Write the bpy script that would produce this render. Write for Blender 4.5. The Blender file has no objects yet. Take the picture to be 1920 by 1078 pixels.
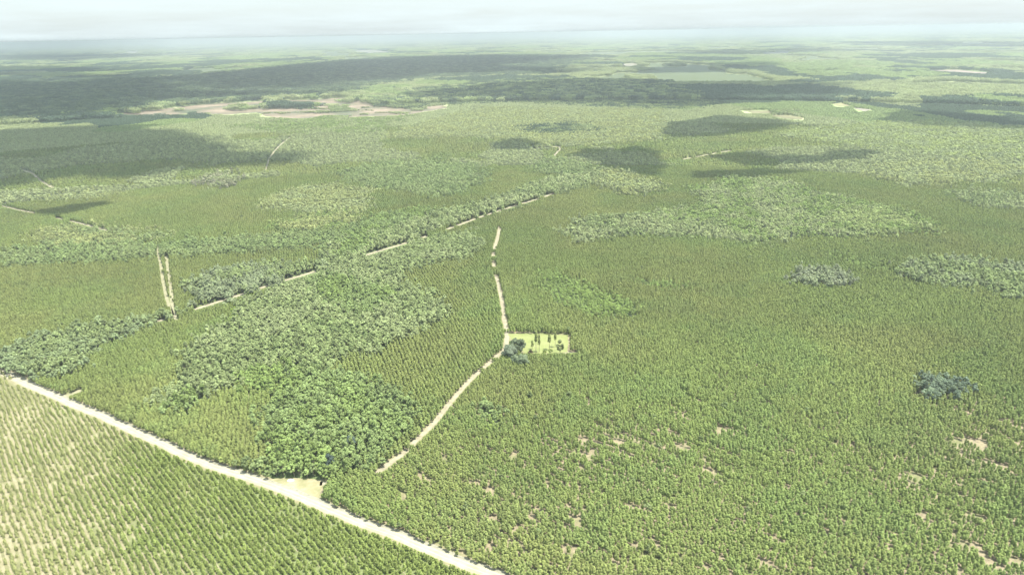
import bpy, math, random
import numpy as np
from mathutils import Matrix, Vector

# ------------------------------------------------------------------ camera
H0 = 180.0
FPX = 1321.0
PITCH = math.atan((539 - 63) / FPX)
ROLL = math.atan(36 / 1920)
scene = bpy.context.scene
C = scene.collection
cam_d = bpy.data.cameras.new('camera')
cam = bpy.data.objects.new('camera', cam_d)
C.objects.link(cam)
cam_d.sensor_width = 36
cam_d.lens = FPX / 1920 * 36
cam_d.clip_start = 1.0
cam_d.clip_end = 200000
cr, sr = math.cos(ROLL), math.sin(ROLL)
R_ = Vector((1, 0, 0)); U_ = Vector((0, math.sin(PITCH), math.cos(PITCH))); Fw = Vector((0, math.cos(PITCH), -math.sin(PITCH)))
X_ = cr * R_ - sr * U_
Y_ = sr * R_ + cr * U_
cam.matrix_world = Matrix(((X_.x, Y_.x, -Fw.x, 0), (X_.y, Y_.y, -Fw.y, 0), (X_.z, Y_.z, -Fw.z, H0), (0, 0, 0, 1)))
scene.camera = cam

# ------------------------------------------------------------------ light
SUN_EL, SUN_AZ = math.radians(71), math.radians(105)      # azimuth measured from +Y (ahead) towards +X (right)
SUN = Vector((math.cos(SUN_EL) * math.sin(SUN_AZ), math.cos(SUN_EL) * math.cos(SUN_AZ), math.sin(SUN_EL)))
sl = bpy.data.lights.new('sun', 'SUN'); sl.energy = 4.2; sl.angle = math.radians(0.5); sl.color = (1.0, 0.955, 0.88)
so = bpy.data.objects.new('sun', sl); C.objects.link(so)
so.rotation_euler = SUN.to_track_quat('Z', 'Y').to_euler()
scene.view_settings.view_transform = 'Standard'
scene.view_settings.look = 'None'
scene.view_settings.exposure = 1.7
scene.view_settings.gamma = 1

w = bpy.data.worlds.new('World'); scene.world = w; w.use_nodes = True
nt = w.node_tree; nt.nodes.clear()
out = nt.nodes.new('ShaderNodeOutputWorld'); bg = nt.nodes.new('ShaderNodeBackground'); bg.inputs[1].default_value = 0.12
sky = nt.nodes.new('ShaderNodeTexSky'); sky.sky_type = 'NISHITA'; sky.sun_disc = False
sky.sun_elevation = SUN_EL; sky.sun_rotation = SUN_AZ; sky.altitude = 180; sky.air_density = 1.0; sky.dust_density = 2.5; sky.ozone_density = 1.5
tc = nt.nodes.new('ShaderNodeTexCoord'); mp = nt.nodes.new('ShaderNodeMapping'); mp.inputs['Scale'].default_value = (3.0, 3.0, 34)
nz = nt.nodes.new('ShaderNodeTexNoise'); nz.inputs['Scale'].default_value = 1.6; nz.inputs['Detail'].default_value = 6; nz.inputs['Roughness'].default_value = 0.6
rp = nt.nodes.new('ShaderNodeValToRGB'); rp.color_ramp.elements[0].position = 0.35; rp.color_ramp.elements[0].color = (.70, .70, .70, 1)
rp.color_ramp.elements[1].position = 0.68; rp.color_ramp.elements[1].color = (.95, .95, .95, 1)
mx = nt.nodes.new('ShaderNodeMix'); mx.data_type = 'RGBA'
mx.inputs['B'].default_value = (2.14, 2.46, 2.53, 1)
L = nt.links.new
L(tc.outputs['Generated'], mp.inputs[0]); L(mp.outputs[0], nz.inputs['Vector']); L(nz.outputs[0], rp.inputs[0])
L(rp.outputs[0], mx.inputs['Factor']); L(sky.outputs[0], mx.inputs['A']); 
# sky scaled up overhead, above the frame, to add ambient light
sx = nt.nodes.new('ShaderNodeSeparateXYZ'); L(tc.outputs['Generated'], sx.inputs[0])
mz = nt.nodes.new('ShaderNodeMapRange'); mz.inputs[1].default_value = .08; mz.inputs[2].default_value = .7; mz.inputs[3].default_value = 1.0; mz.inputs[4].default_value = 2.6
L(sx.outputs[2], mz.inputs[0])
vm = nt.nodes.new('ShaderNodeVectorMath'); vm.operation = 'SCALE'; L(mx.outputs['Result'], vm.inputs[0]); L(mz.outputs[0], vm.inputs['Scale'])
mw = nt.nodes.new('ShaderNodeMapRange'); mw.inputs[1].default_value = .36; mw.inputs[2].default_value = .64; mw.inputs[3].default_value = .955; mw.inputs[4].default_value = 1.05
L(nz.outputs[0], mw.inputs[0])
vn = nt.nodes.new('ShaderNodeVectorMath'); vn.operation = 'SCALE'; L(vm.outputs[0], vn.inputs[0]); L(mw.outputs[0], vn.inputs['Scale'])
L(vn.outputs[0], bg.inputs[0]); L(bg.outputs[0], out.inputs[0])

scene.cycles.use_denoising = True
scene.cycles.max_bounces = 6
scene.cycles.diffuse_bounces = 3
scene.cycles.transparent_max_bounces = 12
scene.cycles.volume_bounces = 1
scene.cycles.sample_clamp_indirect = 6

# ------------------------------------------------------------------ mapping between photo pixels and the ground
def unproj(px, py, z=0.0):
    x = (np.asarray(px, float) - 960) / FPX; y = -(np.asarray(py, float) - 539) / FPX
    x, y = x * cr + y * sr, -x * sr + y * cr
    dy = math.cos(PITCH) + y * math.sin(PITCH); dz = -math.sin(PITCH) + y * math.cos(PITCH)
    t = (H0 - z) / np.maximum(-dz, 1e-4)
    return x * t, dy * t
def proj(X, Y, Z):
    Zr = Z - H0
    u = Y * math.sin(PITCH) + Zr * math.cos(PITCH)
    f = Y * math.cos(PITCH) - Zr * math.sin(PITCH)
    f = np.where(f < 1, 1, f)
    x, y = X / f, u / f
    x, y = x * cr - y * sr, x * sr + y * cr
    return 960 + x * FPX, 539 - y * FPX

def hsh(i, j, s):
    n = (i.astype(np.int64) * 374761393 + j.astype(np.int64) * 668265263 + s * 1442695041) & 0xffffffff
    n = ((n ^ (n >> 13)) * 1274126177) & 0xffffffff
    return ((n ^ (n >> 16)) & 0xffff) / 65535.0
def vnoise(x, y, s=0):
    xi = np.floor(x); yi = np.floor(y); fx = x - xi; fy = y - yi
    fx = fx * fx * (3 - 2 * fx); fy = fy * fy * (3 - 2 * fy)
    a = hsh(xi, yi, s); b = hsh(xi + 1, yi, s); c = hsh(xi, yi + 1, s); d = hsh(xi + 1, yi + 1, s)
    return (a * (1 - fx) + b * fx) * (1 - fy) + (c * (1 - fx) + d * fx) * fy
def fbm(x, y, s=0, o=4):
    t = 0; a = .5; n = 0
    for k in range(o):
        t = t + a * vnoise(x * 2 ** k, y * 2 ** k, s + k * 17); n += a; a *= .5
    return t / n
def inpoly(px, py, P):
    P = np.asarray(P, float); r = np.zeros(px.shape, bool)
    x0, y0 = P.min(0); x1, y1 = P.max(0)
    m = (px >= x0) & (px <= x1) & (py >= y0) & (py <= y1)
    qx, qy = px[m], py[m]; rr = np.zeros(qx.shape, bool)
    for k in range(len(P)):
        ax, ay = P[k]; bx, by = P[(k + 1) % len(P)]
        if ay == by: continue
        c = (ay > qy) != (by > qy)
        rr ^= c & (qx < (bx - ax) * (qy - ay) / (by - ay) + ax)
    r[m] = rr
    return r

# ------------------------------------------------------------------ materials
def new_mat(name):
    m = bpy.data.materials.new(name); m.use_nodes = True
    n = m.node_tree; b = n.nodes['Principled BSDF']; b.inputs['Roughness'].default_value = .85
    b.inputs['Specular IOR Level'].default_value = .2
    return m, n, b
def leaf_mat(name, var=.35):
    m, n, b = new_mat(name)
    at = n.nodes.new('ShaderNodeAttribute'); at.attribute_type = 'INSTANCER'; at.attribute_name = 'tint'
    oi = n.nodes.new('ShaderNodeObjectInfo')
    ns = n.nodes.new('ShaderNodeTexNoise'); ns.inputs['Scale'].default_value = .9; ns.inputs['Detail'].default_value = 3
    geo = n.nodes.new('ShaderNodeNewGeometry')
    n.links.new(geo.outputs['Position'], ns.inputs['Vector'])
    ad = n.nodes.new('ShaderNodeMath'); ad.operation = 'ADD'
    n.links.new(oi.outputs['Random'], ad.inputs[0]); n.links.new(ns.outputs[0], ad.inputs[1])
    mr = n.nodes.new('ShaderNodeMapRange'); mr.inputs[1].default_value = .3; mr.inputs[2].default_value = 1.7
    mr.inputs[3].default_value = 1 - var; mr.inputs[4].default_value = 1 + var
    n.links.new(ad.outputs[0], mr.inputs[0])
    hs = n.nodes.new('ShaderNodeHueSaturation')
    n.links.new(at.outputs['Color'], hs.inputs['Color']); n.links.new(mr.outputs[0], hs.inputs['Value'])
    n.links.new(hs.outputs[0], b.inputs['Base Color'])
    tr = n.nodes.new('ShaderNodeBsdfTranslucent'); mxs = n.nodes.new('ShaderNodeMixShader'); mxs.inputs[0].default_value = .42
    n.links.new(hs.outputs[0], tr.inputs[0])
    n.links.new(b.outputs[0], mxs.inputs[1]); n.links.new(tr.outputs[0], mxs.inputs[2])
    n.links.new(mxs.outputs[0], n.nodes['Material Output'].inputs[0])
    return m
def noise_mat(name, cols, scale, detail=5, pos=(.35, .65), extra=None):
    m, n, b = new_mat(name)
    ge = n.nodes.new('ShaderNodeNewGeometry')
    ns = n.nodes.new('ShaderNodeTexNoise'); ns.inputs['Scale'].default_value = scale; ns.inputs['Detail'].default_value = detail; ns.inputs['Roughness'].default_value = .65
    n.links.new(ge.outputs['Position'], ns.inputs['Vector'])
    r = n.nodes.new('ShaderNodeValToRGB'); el = r.color_ramp.elements
    el[0].position = pos[0]; el[0].color = (*cols[0], 1); el[1].position = pos[1]; el[1].color = (*cols[-1], 1)
    for k, c in enumerate(cols[1:-1]):
        e = el.new(pos[0] + (pos[1] - pos[0]) * (k + 1) / (len(cols) - 1)); e.color = (*c, 1)
    n.links.new(ns.outputs[0], r.inputs[0]); n.links.new(r.outputs[0], b.inputs['Base Color'])
    return m
M_leaf = leaf_mat('foliage', .27)
M_bark = noise_mat('bark', [(.10, .075, .055), (.22, .18, .14)], 1.5)
M_palebark = noise_mat('pale_bark', [(.25, .23, .20), (.42, .40, .35)], 1.5)

# ------------------------------------------------------------------ pixel layout of the place
ROADS = {   # name: (pixels, width in metres, visible stretches in px-x or None, material)
 'main': ([(-260, 590), (-120, 645), (25, 708), (60, 724), (110, 744), (160, 766), (215, 791), (250, 807), (300, 829), (360, 857), (420, 880), (500, 906), (560, 930), (610, 950), (680, 979), (760, 1009), (830, 1039), (900, 1066), (960, 1088), (1100, 1150)], 4.9, (24, 1000)),
 'branch': ([(600, 906), (650, 900), (700, 888), (730, 868), (760, 845), (790, 815), (820, 785), (850, 748), (880, 714), (905, 691), (930, 669), (946, 655), (950, 630), (946, 600), (942, 570), (936, 540), (930, 515), (925, 490), (926, 470), (932, 450), (936, 433), (938, 424)], 2.6, (705, 960)),
 'diagonal': ([(-200, 770), (60, 680), (130, 653), (200, 630), (300, 601), (370, 578), (440, 556), (520, 530), (600, 506), (690, 477), (760, 456), (830, 433), (890, 411), (950, 391), (1030, 366), (1110, 334), (1200, 315), (1280, 299), (1370, 283), (1450, 272)], 3.8, None),
 'pair_a': ([(296, 462), (298, 480), (303, 505), (308, 540), (315, 566), (325, 596)], 2.3, (290, 318)),
 'pair_b': ([(311, 478), (315, 505), (320, 540), (324, 575), (329, 600)], 2.3, (305, 335)),
 'far_a': ([(545, 258), (535, 264), (518, 280), (505, 298), (499, 318)], 2.6, (490, 545)),
 'far_b': ([(40, 318), (60, 326), (78, 340), (98, 352)], 3.6, (40, 98)),
 'far_c': ([(-60, 376), (0, 386), (60, 399), (130, 414), (200, 432)], 3.6, (0, 200)),
 'far_d': ([(995, 279), (1048, 276), (1040, 292)], 4.0, (1000, 1050)),
 'edge': ([(1058, 661), (1120, 659), (1200, 660), (1300, 663)], 1.3, (1058, 1300)),
 'spur': ([(112, 744), (130, 739), (152, 731)], 4.0, (112, 150)),
}
DIAG_VIS = [(62, 82), (290, 312), (366, 452), (480, 600), (684, 762), (785, 1035), (1275, 1370)]
FIELD = [(952, 625), (975, 625), (1067, 628), (1063, 661), (1030, 662), (985, 662), (968, 650)]
JUNCTION = [(498, 899), (530, 896), (575, 897), (606, 900), (602, 914), (592, 942), (560, 928)]
CLEAR = [  # far open ground: (polygon, colour pair)
 ([(215, 213), (300, 206), (370, 198), (410, 194), (490, 197), (492, 212), (430, 216), (380, 214), (300, 216), (235, 217)], ((.28, .23, .19), (.40, .34, .28))),
 ([(410, 196), (490, 190), (560, 189), (640, 184), (700, 186), (712, 196), (760, 206), (840, 197), (842, 203), (760, 216), (690, 219), (560, 222), (490, 220), (480, 200)], ((.12, .135, .09), (.19, .17, .14))),
 ([(620, 212), (680, 208), (752, 206), (755, 215), (690, 218)], ((.28, .23, .18), (.38, .32, .25))),
 ([(1388, 208), (1440, 207), (1446, 213), (1400, 213)], ((.28, .28, .13), (.34, .32, .17))),
 ([(1446, 217), (1480, 217), (1508, 222), (1505, 226), (1470, 223)], ((.28, .28, .13), (.34, .32, .17))),
 ([(1558, 196), (1575, 193), (1596, 200), (1570, 201)], ((.40, .40, .18), (.48, .45, .22))),
 ([(1600, 203), (1640, 207), (1610, 210)], ((.45, .42, .30), (.55, .5, .4))),
 ([(1165, 121), (1190, 119), (1196, 123), (1170, 125)], ((.42, .40, .30), (.5, .47, .36))),
 ([(1425, 100), (1478, 98), (1482, 101), (1430, 102.5)], ((.45, .45, .36), (.55, .52, .42))),
 ([(1730, 133), (1800, 132), (1858, 137), (1850, 140), (1780, 136)], ((.45, .36, .28), (.5, .42, .34))),
 ([(232, 98), (262, 96), (258, 101), (238, 101)], ((.4, .42, .32), (.5, .5, .4))),
 ([(655, 96), (700, 94), (740, 99), (690, 101)], ((.34, .35, .25), (.42, .42, .32))),
]
MEADOWS = [
 [(1480, 211), (1600, 210), (1612, 216), (1560, 222), (1506, 224)],
 [(1240, 139), (1330, 135), (1480, 138), (1500, 148), (1400, 150), (1300, 146)],
 [(960, 146), (1090, 145), (1080, 149), (970, 150)],
 [(0, 150), (60, 146), (150, 147), (110, 155), (0, 157)],
 [(290, 139), (340, 129), (440, 125), (480, 127), (420, 137), (330, 147)],
 [(1488, 133), (1600, 131), (1590, 137), (1500, 138)],
 [(590, 170), (640, 168), (655, 176), (620, 180), (600, 178)]]
DARK, BLUE, BRIGHT, PALE, YEL, MIDG = (.046, .070, .042), (.150, .184, .076), (.135, .180, .056), (.190, .218, .103), (.195, .216, .088), (.136, .176, .068)
# canopy patches: (polygon, kind, tint, tint2, scale) drawn in order, later wins
ZONES = [
 ([(320, 705), (345, 655), (420, 600), (440, 565), (560, 515), (640, 475), (700, 458), (800, 445), (880, 430), (905, 455), (890, 475), (800, 490), (750, 505), (760, 530), (850, 575), (830, 600), (760, 620), (730, 650), (660, 655), (560, 690), (470, 700), (400, 735), (350, 760), (310, 760), (290, 750)], 'broad', BLUE, (.175, .205, .095), 1),
 ([(560, 520), (640, 510), (720, 530), (740, 570), (680, 590), (600, 570)], 'broad', BRIGHT, MIDG, 1),
 ([(500, 640), (560, 600), (640, 600), (700, 620), (660, 655), (620, 690), (520, 700)], 'broad', MIDG, BLUE, 1),
 ([(480, 770), (510, 730), (560, 690), (650, 690), (760, 735), (768, 780), (735, 830), (690, 870), (620, 880), (560, 892), (510, 885), (500, 850)], 'broad', BRIGHT, MIDG, 1),
 ([(430, 690), (480, 680), (560, 680), (520, 730), (480, 720)], 'broad', BRIGHT, BRIGHT, 1),
 ([(300, 760), (340, 735), (390, 735), (350, 775)], 'broad', BRIGHT, MIDG, .9),
 ([(440, 860), (520, 875), (600, 885), (640, 880), (600, 896), (510, 898), (440, 884)], 'broad', MIDG, BLUE, .9),
 ([(420, 575), (445, 570), (452, 600), (425, 600)], 'broad', (.17, .24, .04), (.15, .22, .04), .55),
 ([(348, 535), (390, 503), (480, 492), (560, 492), (610, 490), (560, 515), (430, 556), (360, 578)], 'broad', (.155, .182, .10), BLUE, 1.15),
 ([(610, 480), (640, 435), (720, 420), (840, 395), (900, 380), (960, 362), (1080, 322), (1140, 316), (1125, 333), (1000, 372), (900, 402), (850, 415), (700, 465), (620, 492)], 'broad', BLUE, PALE, 1.15),
 ([(640, 430), (720, 400), (830, 385), (760, 420), (700, 440), (680, 470), (630, 480)], 'broad', BRIGHT, MIDG, 1),
 ([(0, 472), (80, 458), (180, 448), (300, 456), (400, 446), (520, 438), (640, 430), (640, 458), (520, 462), (400, 470), (300, 474), (180, 487), (60, 492), (0, 497)], 'broad', BLUE, MIDG, 1.0),
 ([(60, 430), (150, 415), (260, 425), (330, 440), (200, 455), (80, 455)], 'pale', YEL, BLUE, .8),
 ([(0, 655), (60, 632), (150, 612), (220, 595), (300, 585), (330, 580), (290, 603), (200, 640), (130, 688), (60, 700), (30, 708), (0, 725), (-80, 740), (-80, 680)], 'broad', BLUE, (.145, .18, .09), 1.0),
 ([(480, 385), (540, 352), (620, 345), (690, 355), (680, 395), (580, 400), (540, 390)], 'pale', YEL, PALE, .9),
 ([(500, 420), (600, 400), (680, 395), (650, 425), (560, 430)], 'pale', BRIGHT, YEL, .9),
 ([(630, 325), (720, 300), (820, 298), (900, 310), (905, 340), (830, 365), (740, 352), (680, 345)], 'broad', MIDG, BLUE, 1),
 ([(1000, 300), (1070, 295), (1120, 320), (1060, 330), (1010, 320)], 'broad', MIDG, BLUE, 1),
 ([(1040, 432), (1100, 408), (1200, 402), (1250, 412), (1330, 420), (1400, 435), (1440, 455), (1380, 450), (1300, 440), (1200, 436), (1100, 450)], 'pale', PALE, BLUE, 1),
 ([(1300, 350), (1380, 332), (1480, 340), (1570, 365), (1700, 395), (1755, 420), (1740, 436), (1600, 440), (1500, 442), (1430, 450), (1330, 425), (1260, 412), (1220, 400), (1330, 380)], 'pale', PALE, BRIGHT, 1),
 ([(1560, 380), (1680, 395), (1750, 418), (1735, 435), (1640, 440), (1580, 420)], 'pale', (.19, .225, .09), BRIGHT, 1),
 ([(1605, 320), (1680, 302), (1800, 300), (1920, 300), (1920, 318), (1820, 340), (1700, 345), (1640, 335)], 'pale', PALE, YEL, 1),
 ([(1780, 360), (1850, 355), (1925, 360), (1925, 390), (1850, 385)], 'pale', PALE, BLUE, 1),
 ([(1690, 497), (1740, 482), (1830, 488), (1930, 498), (1930, 560), (1860, 535), (1780, 528), (1700, 518)], 'broad', (.16, .187, .10), BLUE, 1.2),
 ([(1492, 520), (1515, 502), (1560, 498), (1590, 512), (1592, 524), (1560, 531), (1500, 530)], 'broad', (.16, .18, .11), (.15, .175, .095), 1.15),
 ([(1105, 333), (1150, 320), (1200, 335), (1252, 345), (1245, 358), (1170, 362)], 'pale', PALE, YEL, 1.2),
 ([(1000, 502), (1060, 503), (1120, 528), (1200, 568), (1195, 588), (1110, 590), (1060, 565), (1020, 545)], 'broad', BRIGHT, (.13, .175, .05), .62),
 ([(1190, 515), (1250, 518), (1300, 530), (1240, 540), (1195, 530)], 'broad', BRIGHT, BRIGHT, .6),
 ([(1540, 465), (1580, 470), (1650, 490), (1700, 500), (1680, 507), (1600, 490)], 'broad', BRIGHT, BRIGHT, .6),
 ([(1712, 722), (1735, 700), (1790, 703), (1812, 725), (1770, 738), (1730, 735)], 'broad', (.095, .125, .082), (.12, .15, .085), 1.0),
 ([(380, 345), (395, 330), (425, 326), (442, 342), (430, 350)], 'pale', PALE, (.17, .17, .11), 1.5),
 ([(70, 372), (120, 358), (230, 350), (230, 362), (130, 372)], 'pale', YEL, PALE, .8),
 ([(890, 745), (935, 750), (975, 775), (940, 782), (905, 770)], 'broad', BLUE, MIDG, .8),
 ([(915, 780), (940, 778), (945, 792), (920, 795)], 'broad', (.15, .2, .05), (.15, .2, .05), .5),
 ([(700, 258), (900, 200), (1240, 205), (1240, 262), (1050, 272), (880, 255)], 'pale', PALE, YEL, 1),
 ([(970, 236), (1080, 228), (1140, 240), (1060, 250), (990, 248)], 'broad', BLUE, DARK, 1),
 ([(430, 235), (600, 215), (760, 215), (700, 250), (560, 250)], 'pale', PALE, BRIGHT, 1),
 ([(1450, 250), (1560, 235), (1740, 226), (1930, 240), (1930, 300), (1700, 285), (1560, 268)], 'pale', (.20, .235, .085), (.18, .21, .10), 1.1),
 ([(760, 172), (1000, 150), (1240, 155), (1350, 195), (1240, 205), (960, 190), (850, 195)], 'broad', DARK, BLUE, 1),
 ([(-150, 156), (120, 150), (300, 148), (420, 138), (560, 122), (720, 109), (960, 104), (1130, 106), (1050, 128), (1000, 143), (800, 150), (700, 164), (660, 178), (560, 184), (420, 190), (370, 196), (300, 204), (215, 212), (100, 222), (-150, 232)], 'broad', DARK, (.085, .115, .055), 1),  # dark forest; its tint also deepens the cloud shadow over the same ground
 ([(262, 206), (290, 198), (350, 196), (356, 204), (300, 207)], 'pale', (.13, .17, .08), PALE, 1),
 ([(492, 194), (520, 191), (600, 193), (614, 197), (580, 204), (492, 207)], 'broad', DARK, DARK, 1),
 ([(430, 203), (480, 201), (490, 204), (450, 207)], 'broad', BLUE, MIDG, 1),
 ([(540, 211), (600, 207), (668, 209), (600, 214)], 'broad', MIDG, PALE, 1),
 ([(640, 186), (690, 184), (700, 188), (650, 191)], 'broad', BLUE, MIDG, 1),
 ([(612, 196), (650, 197), (655, 206), (620, 209)], 'broad', BLUE, MIDG, 1),
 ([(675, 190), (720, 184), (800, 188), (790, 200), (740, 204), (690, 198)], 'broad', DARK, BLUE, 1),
 ([(1448, 207), (1480, 205), (1485, 212), (1450, 214)], 'broad', PALE, MIDG, 1.2),
]
# cloud shadows on the ground
SHADE = [
 [(-400, 160), (0, 154), (160, 154), (300, 160), (420, 170), (560, 168), (640, 176), (500, 188), (400, 194), (330, 200), (215, 214), (100, 224), (-400, 245)],
 [(150, 153), (420, 140), (560, 124), (720, 110), (960, 104), (1130, 106), (1050, 122), (1060, 132), (1000, 143), (800, 146), (700, 160), (560, 172), (380, 180), (300, 168)],
 [(-120, 132), (60, 126), (200, 134), (300, 141), (200, 150), (120, 146), (-120, 146)],
 [(-200, 250), (60, 238), (230, 234), (370, 236), (440, 252), (500, 275), (560, 292), (560, 303), (470, 315), (330, 325), (180, 322), (120, 335), (0, 350), (-200, 370)],
 [(1050, 290), (1100, 276), (1200, 272), (1250, 285), (1265, 312), (1240, 332), (1190, 328), (1130, 308)],
 [(1240, 228), (1340, 215), (1450, 222), (1520, 232), (1440, 245), (1330, 258), (1250, 255)],
 [(720, 182), (900, 158), (1130, 150), (1300, 152), (1440, 155), (1590, 157), (1600, 167), (1560, 180), (1400, 190), (1280, 196), (1100, 196), (960, 186), (800, 196)],
 [(1150, 128), (1260, 120), (1460, 119), (1485, 127), (1380, 134), (1200, 135)],
 [(1310, 292), (1400, 280), (1500, 292), (1560, 283), (1650, 280), (1660, 290), (1560, 305), (1400, 308)],
 [(1290, 318), (1420, 312), (1540, 318), (1420, 330), (1300, 332)],
 [(1630, 222), (1700, 205), (1800, 210), (1930, 225), (1930, 240), (1760, 238)],
 [(915, 268), (980, 258), (1020, 268), (990, 280), (930, 280)],
 [(60, 392), (130, 380), (200, 374), (205, 380), (120, 398), (80, 402)],
 [(1250, 97), (1560, 92), (1640, 96), (1500, 103), (1380, 107)],
 [(1560, 82), (1760, 78), (1980, 82), (1980, 92), (1700, 90)],
 [(-100, 108), (120, 102), (330, 104), (200, 113), (-100, 120)],
]

# ------------------------------------------------------------------ helpers for objects
def link_mesh(name, V, F, mats, mat_idx=None, smooth=False):
    me = bpy.data.meshes.new(name)
    me.from_pydata([tuple(v) for v in V], [], [tuple(f) for f in F])
    for m in mats: me.materials.append(m)
    if mat_idx is not None: me.polygons.foreach_set('material_index', np.asarray(mat_idx, np.int32))
    if smooth: me.polygons.foreach_set('use_smooth', np.ones(len(F), bool))
    me.update()
    return me
def obj(name, me, parent=None, link=True, **props):
    o = bpy.data.objects.new(name, me)
    if link: C.objects.link(o)
    if parent: o.parent = parent
    for k, v in props.items(): o[k] = v
    return o
def densify(P, n=14):
    P = [np.array(p, float) for p in P]; outp = []
    for i in range(len(P) - 1):
        p0 = P[max(i - 1, 0)]; p1 = P[i]; p2 = P[i + 1]; p3 = P[min(i + 2, len(P) - 1)]
        for k in range(n):
            t = k / n
            outp.append(.5 * ((2 * p1) + (-p0 + p2) * t + (2 * p0 - 5 * p1 + 4 * p2 - p3) * t * t + (-p0 + 3 * p1 - 3 * p2 + p3) * t ** 3))
    outp.append(P[-1]); return np.array(outp)
def ribbon(P, width, seed, wob=.18, amp=.35):
    Q = [np.array(unproj(*p)) for p in P]; D = densify(Q, 16)
    # resample by length
    seg = np.r_[0, np.cumsum(np.hypot(*np.diff(D, axis=0).T))]
    n = int(seg[-1] / 2.5) + 2
    s = np.linspace(0, seg[-1], n)
    X = np.interp(s, seg, D[:, 0]); Y = np.interp(s, seg, D[:, 1])
    X += (fbm(s / 22, s * 0 + seed, seed) - .5) * amp * width; Y += (fbm(s / 22, s * 0 + seed, seed + 5) - .5) * amp * width
    dx = np.gradient(X); dy = np.gradient(Y); l = np.hypot(dx, dy); nx, ny = -dy / l, dx / l
    wl = width / 2 * (1 + wob * 2 * (fbm(s / 4, s * 0, seed + 9) - .5)); wr = width / 2 * (1 + wob * 2 * (fbm(s / 4, s * 0, seed + 19) - .5))
    return X, Y, nx, ny, wl, wr, s

# visible-ground mask in photo pixels, used to keep tall trees from growing right in front of open ground
MASK = np.zeros((1078, 1920), bool)
def paint(poly):
    P = np.asarray(poly, float)
    x0, y0 = np.floor(P.min(0)).astype(int); x1, y1 = np.ceil(P.max(0)).astype(int) + 1
    x0 = max(x0, 0); y0 = max(y0, 0); x1 = min(x1, 1920); y1 = min(y1, 1078)
    if x1 <= x0 or y1 <= y0: return
    gx, gy = np.meshgrid(np.arange(x0, x1) + .5, np.arange(y0, y1) + .5)
    MASK[y0:y1, x0:x1] |= inpoly(gx, gy, P)

M_sand = noise_mat('pale_sand', [(.165, .15, .095), (.225, .21, .14), (.27, .25, .175)], .22, 8, (.3, .7))
M_track = noise_mat('sandy_track', [(.14, .125, .08), (.195, .178, .12), (.235, .218, .155)], .3, 8, (.3, .7))
M_clay = noise_mat('grassy_track', [(.125, .13, .065), (.175, .168, .10), (.21, .20, .135)], .25, 8, (.3, .7))
M_verge = noise_mat('road_verge', [(.10, .11, .045), (.15, .14, .075), (.19, .17, .11)], .35, 8, (.3, .7))

M_grit = noise_mat('grey_grit', [(.10, .10, .07), (.17, .165, .12), (.22, .21, .155)], .5, 8, (.3, .7))
M_rut = noise_mat('packed_rut', [(.22, .21, .155), (.26, .25, .19)], .6)
def add_ribbon(name, X, Y, nx, ny, wl, wr, z, mat, **props):
    k = len(X); V = []; F = []
    for i in range(k):
        V.append((X[i] + nx[i] * wl[i], Y[i] + ny[i] * wl[i], z)); V.append((X[i] - nx[i] * wr[i], Y[i] - ny[i] * wr[i], z))
    for i in range(k - 1): F.append((2 * i, 2 * i + 1, 2 * i + 3, 2 * i + 2))
    return obj(name, link_mesh(name, V, F, [mat]), **props)
RIB = {}
for k_, (nm, (P, wd, vis)) in enumerate(ROADS.items()):
    X, Y, nx, ny, wl, wr, s = ribbon(P, wd, 11 * k_ + 3)
    RIB[nm] = (X, Y, wd)
    mat = {'main': M_sand, 'spur': M_clay, 'pair_a': M_clay, 'pair_b': M_clay}.get(nm, M_track)
    z = .012 if nm == 'main' else .008
    if nm.startswith('far') or nm == 'diagonal': z = .04
    add_ribbon('dirt_road' if nm in ('main', 'branch', 'diagonal') else 'sand_track', X, Y, nx, ny, wl, wr, z, mat, kind='structure')
    if nm in ('main', 'branch'):
        add_ribbon('road_verge', X, Y, nx, ny, wl + 1.6, wr + 1.6, .004, M_verge, kind='structure')
    if nm == 'main':
        add_ribbon('road_edge', X, Y, nx, ny, wl * 1.18, -wl * (.62 + .3 * (fbm(s / 6, s * 0, 71) - .5)), .016, M_grit, kind='structure')
        for o_, sd in ((-.9, 81), (.75, 82)):
            ww = .28 * (.4 + 1.2 * fbm(s / 5, s * 0, sd)); ce = o_ + .3 * (fbm(s / 15, s * 0, sd + 3) - .5)
            add_ribbon('wheel_rut', X, Y, nx, ny, ce + ww, ww - ce, .016, M_rut, kind='structure')
    mk = {'main': .8, 'branch': .55, 'diagonal': .6}.get(nm, .36)
    pxl, pyl = proj(X + nx * wl * mk, Y + ny * wl * mk, 0 * X); pxr, pyr = proj(X - nx * wr * mk, Y - ny * wr * mk, 0 * X)
    pc = (pxl + pxr) / 2
    for i in range(len(X) - 1):
        if nm == 'diagonal':
            if not any(a <= pc[i] <= b for a, b in DIAG_VIS): continue
            if hsh(np.array([i // 3]), np.array([9]), 3)[0] > .72: continue
        elif vis and not (vis[0] <= pc[i] <= vis[1]): continue
        if nm == 'edge' and hsh(np.array([i // 3]), np.array([7]), 3)[0] > .3: continue
        if nm == 'branch' and 465 < (pyl[i] + pyr[i]) / 2 < 515 and hsh(np.array([i // 2]), np.array([7]), 5)[0] > .4: continue
        if nm == 'far_c' and hsh(np.array([i // 6]), np.array([7]), 5)[0] > .55: continue
        if nm == 'branch' and hsh(np.array([i // 2]), np.array([4]), 6)[0] > .82: continue
        paint([(pxl[i], pyl[i]), (pxl[i + 1], pyl[i + 1]), (pxr[i + 1], pyr[i + 1]), (pxr[i], pyr[i])])
paint(FIELD); paint(JUNCTION)
for P, _ in CLEAR: paint(P)
gx_, gy_ = np.meshgrid(np.arange(200, 860), np.arange(176, 226))
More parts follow.
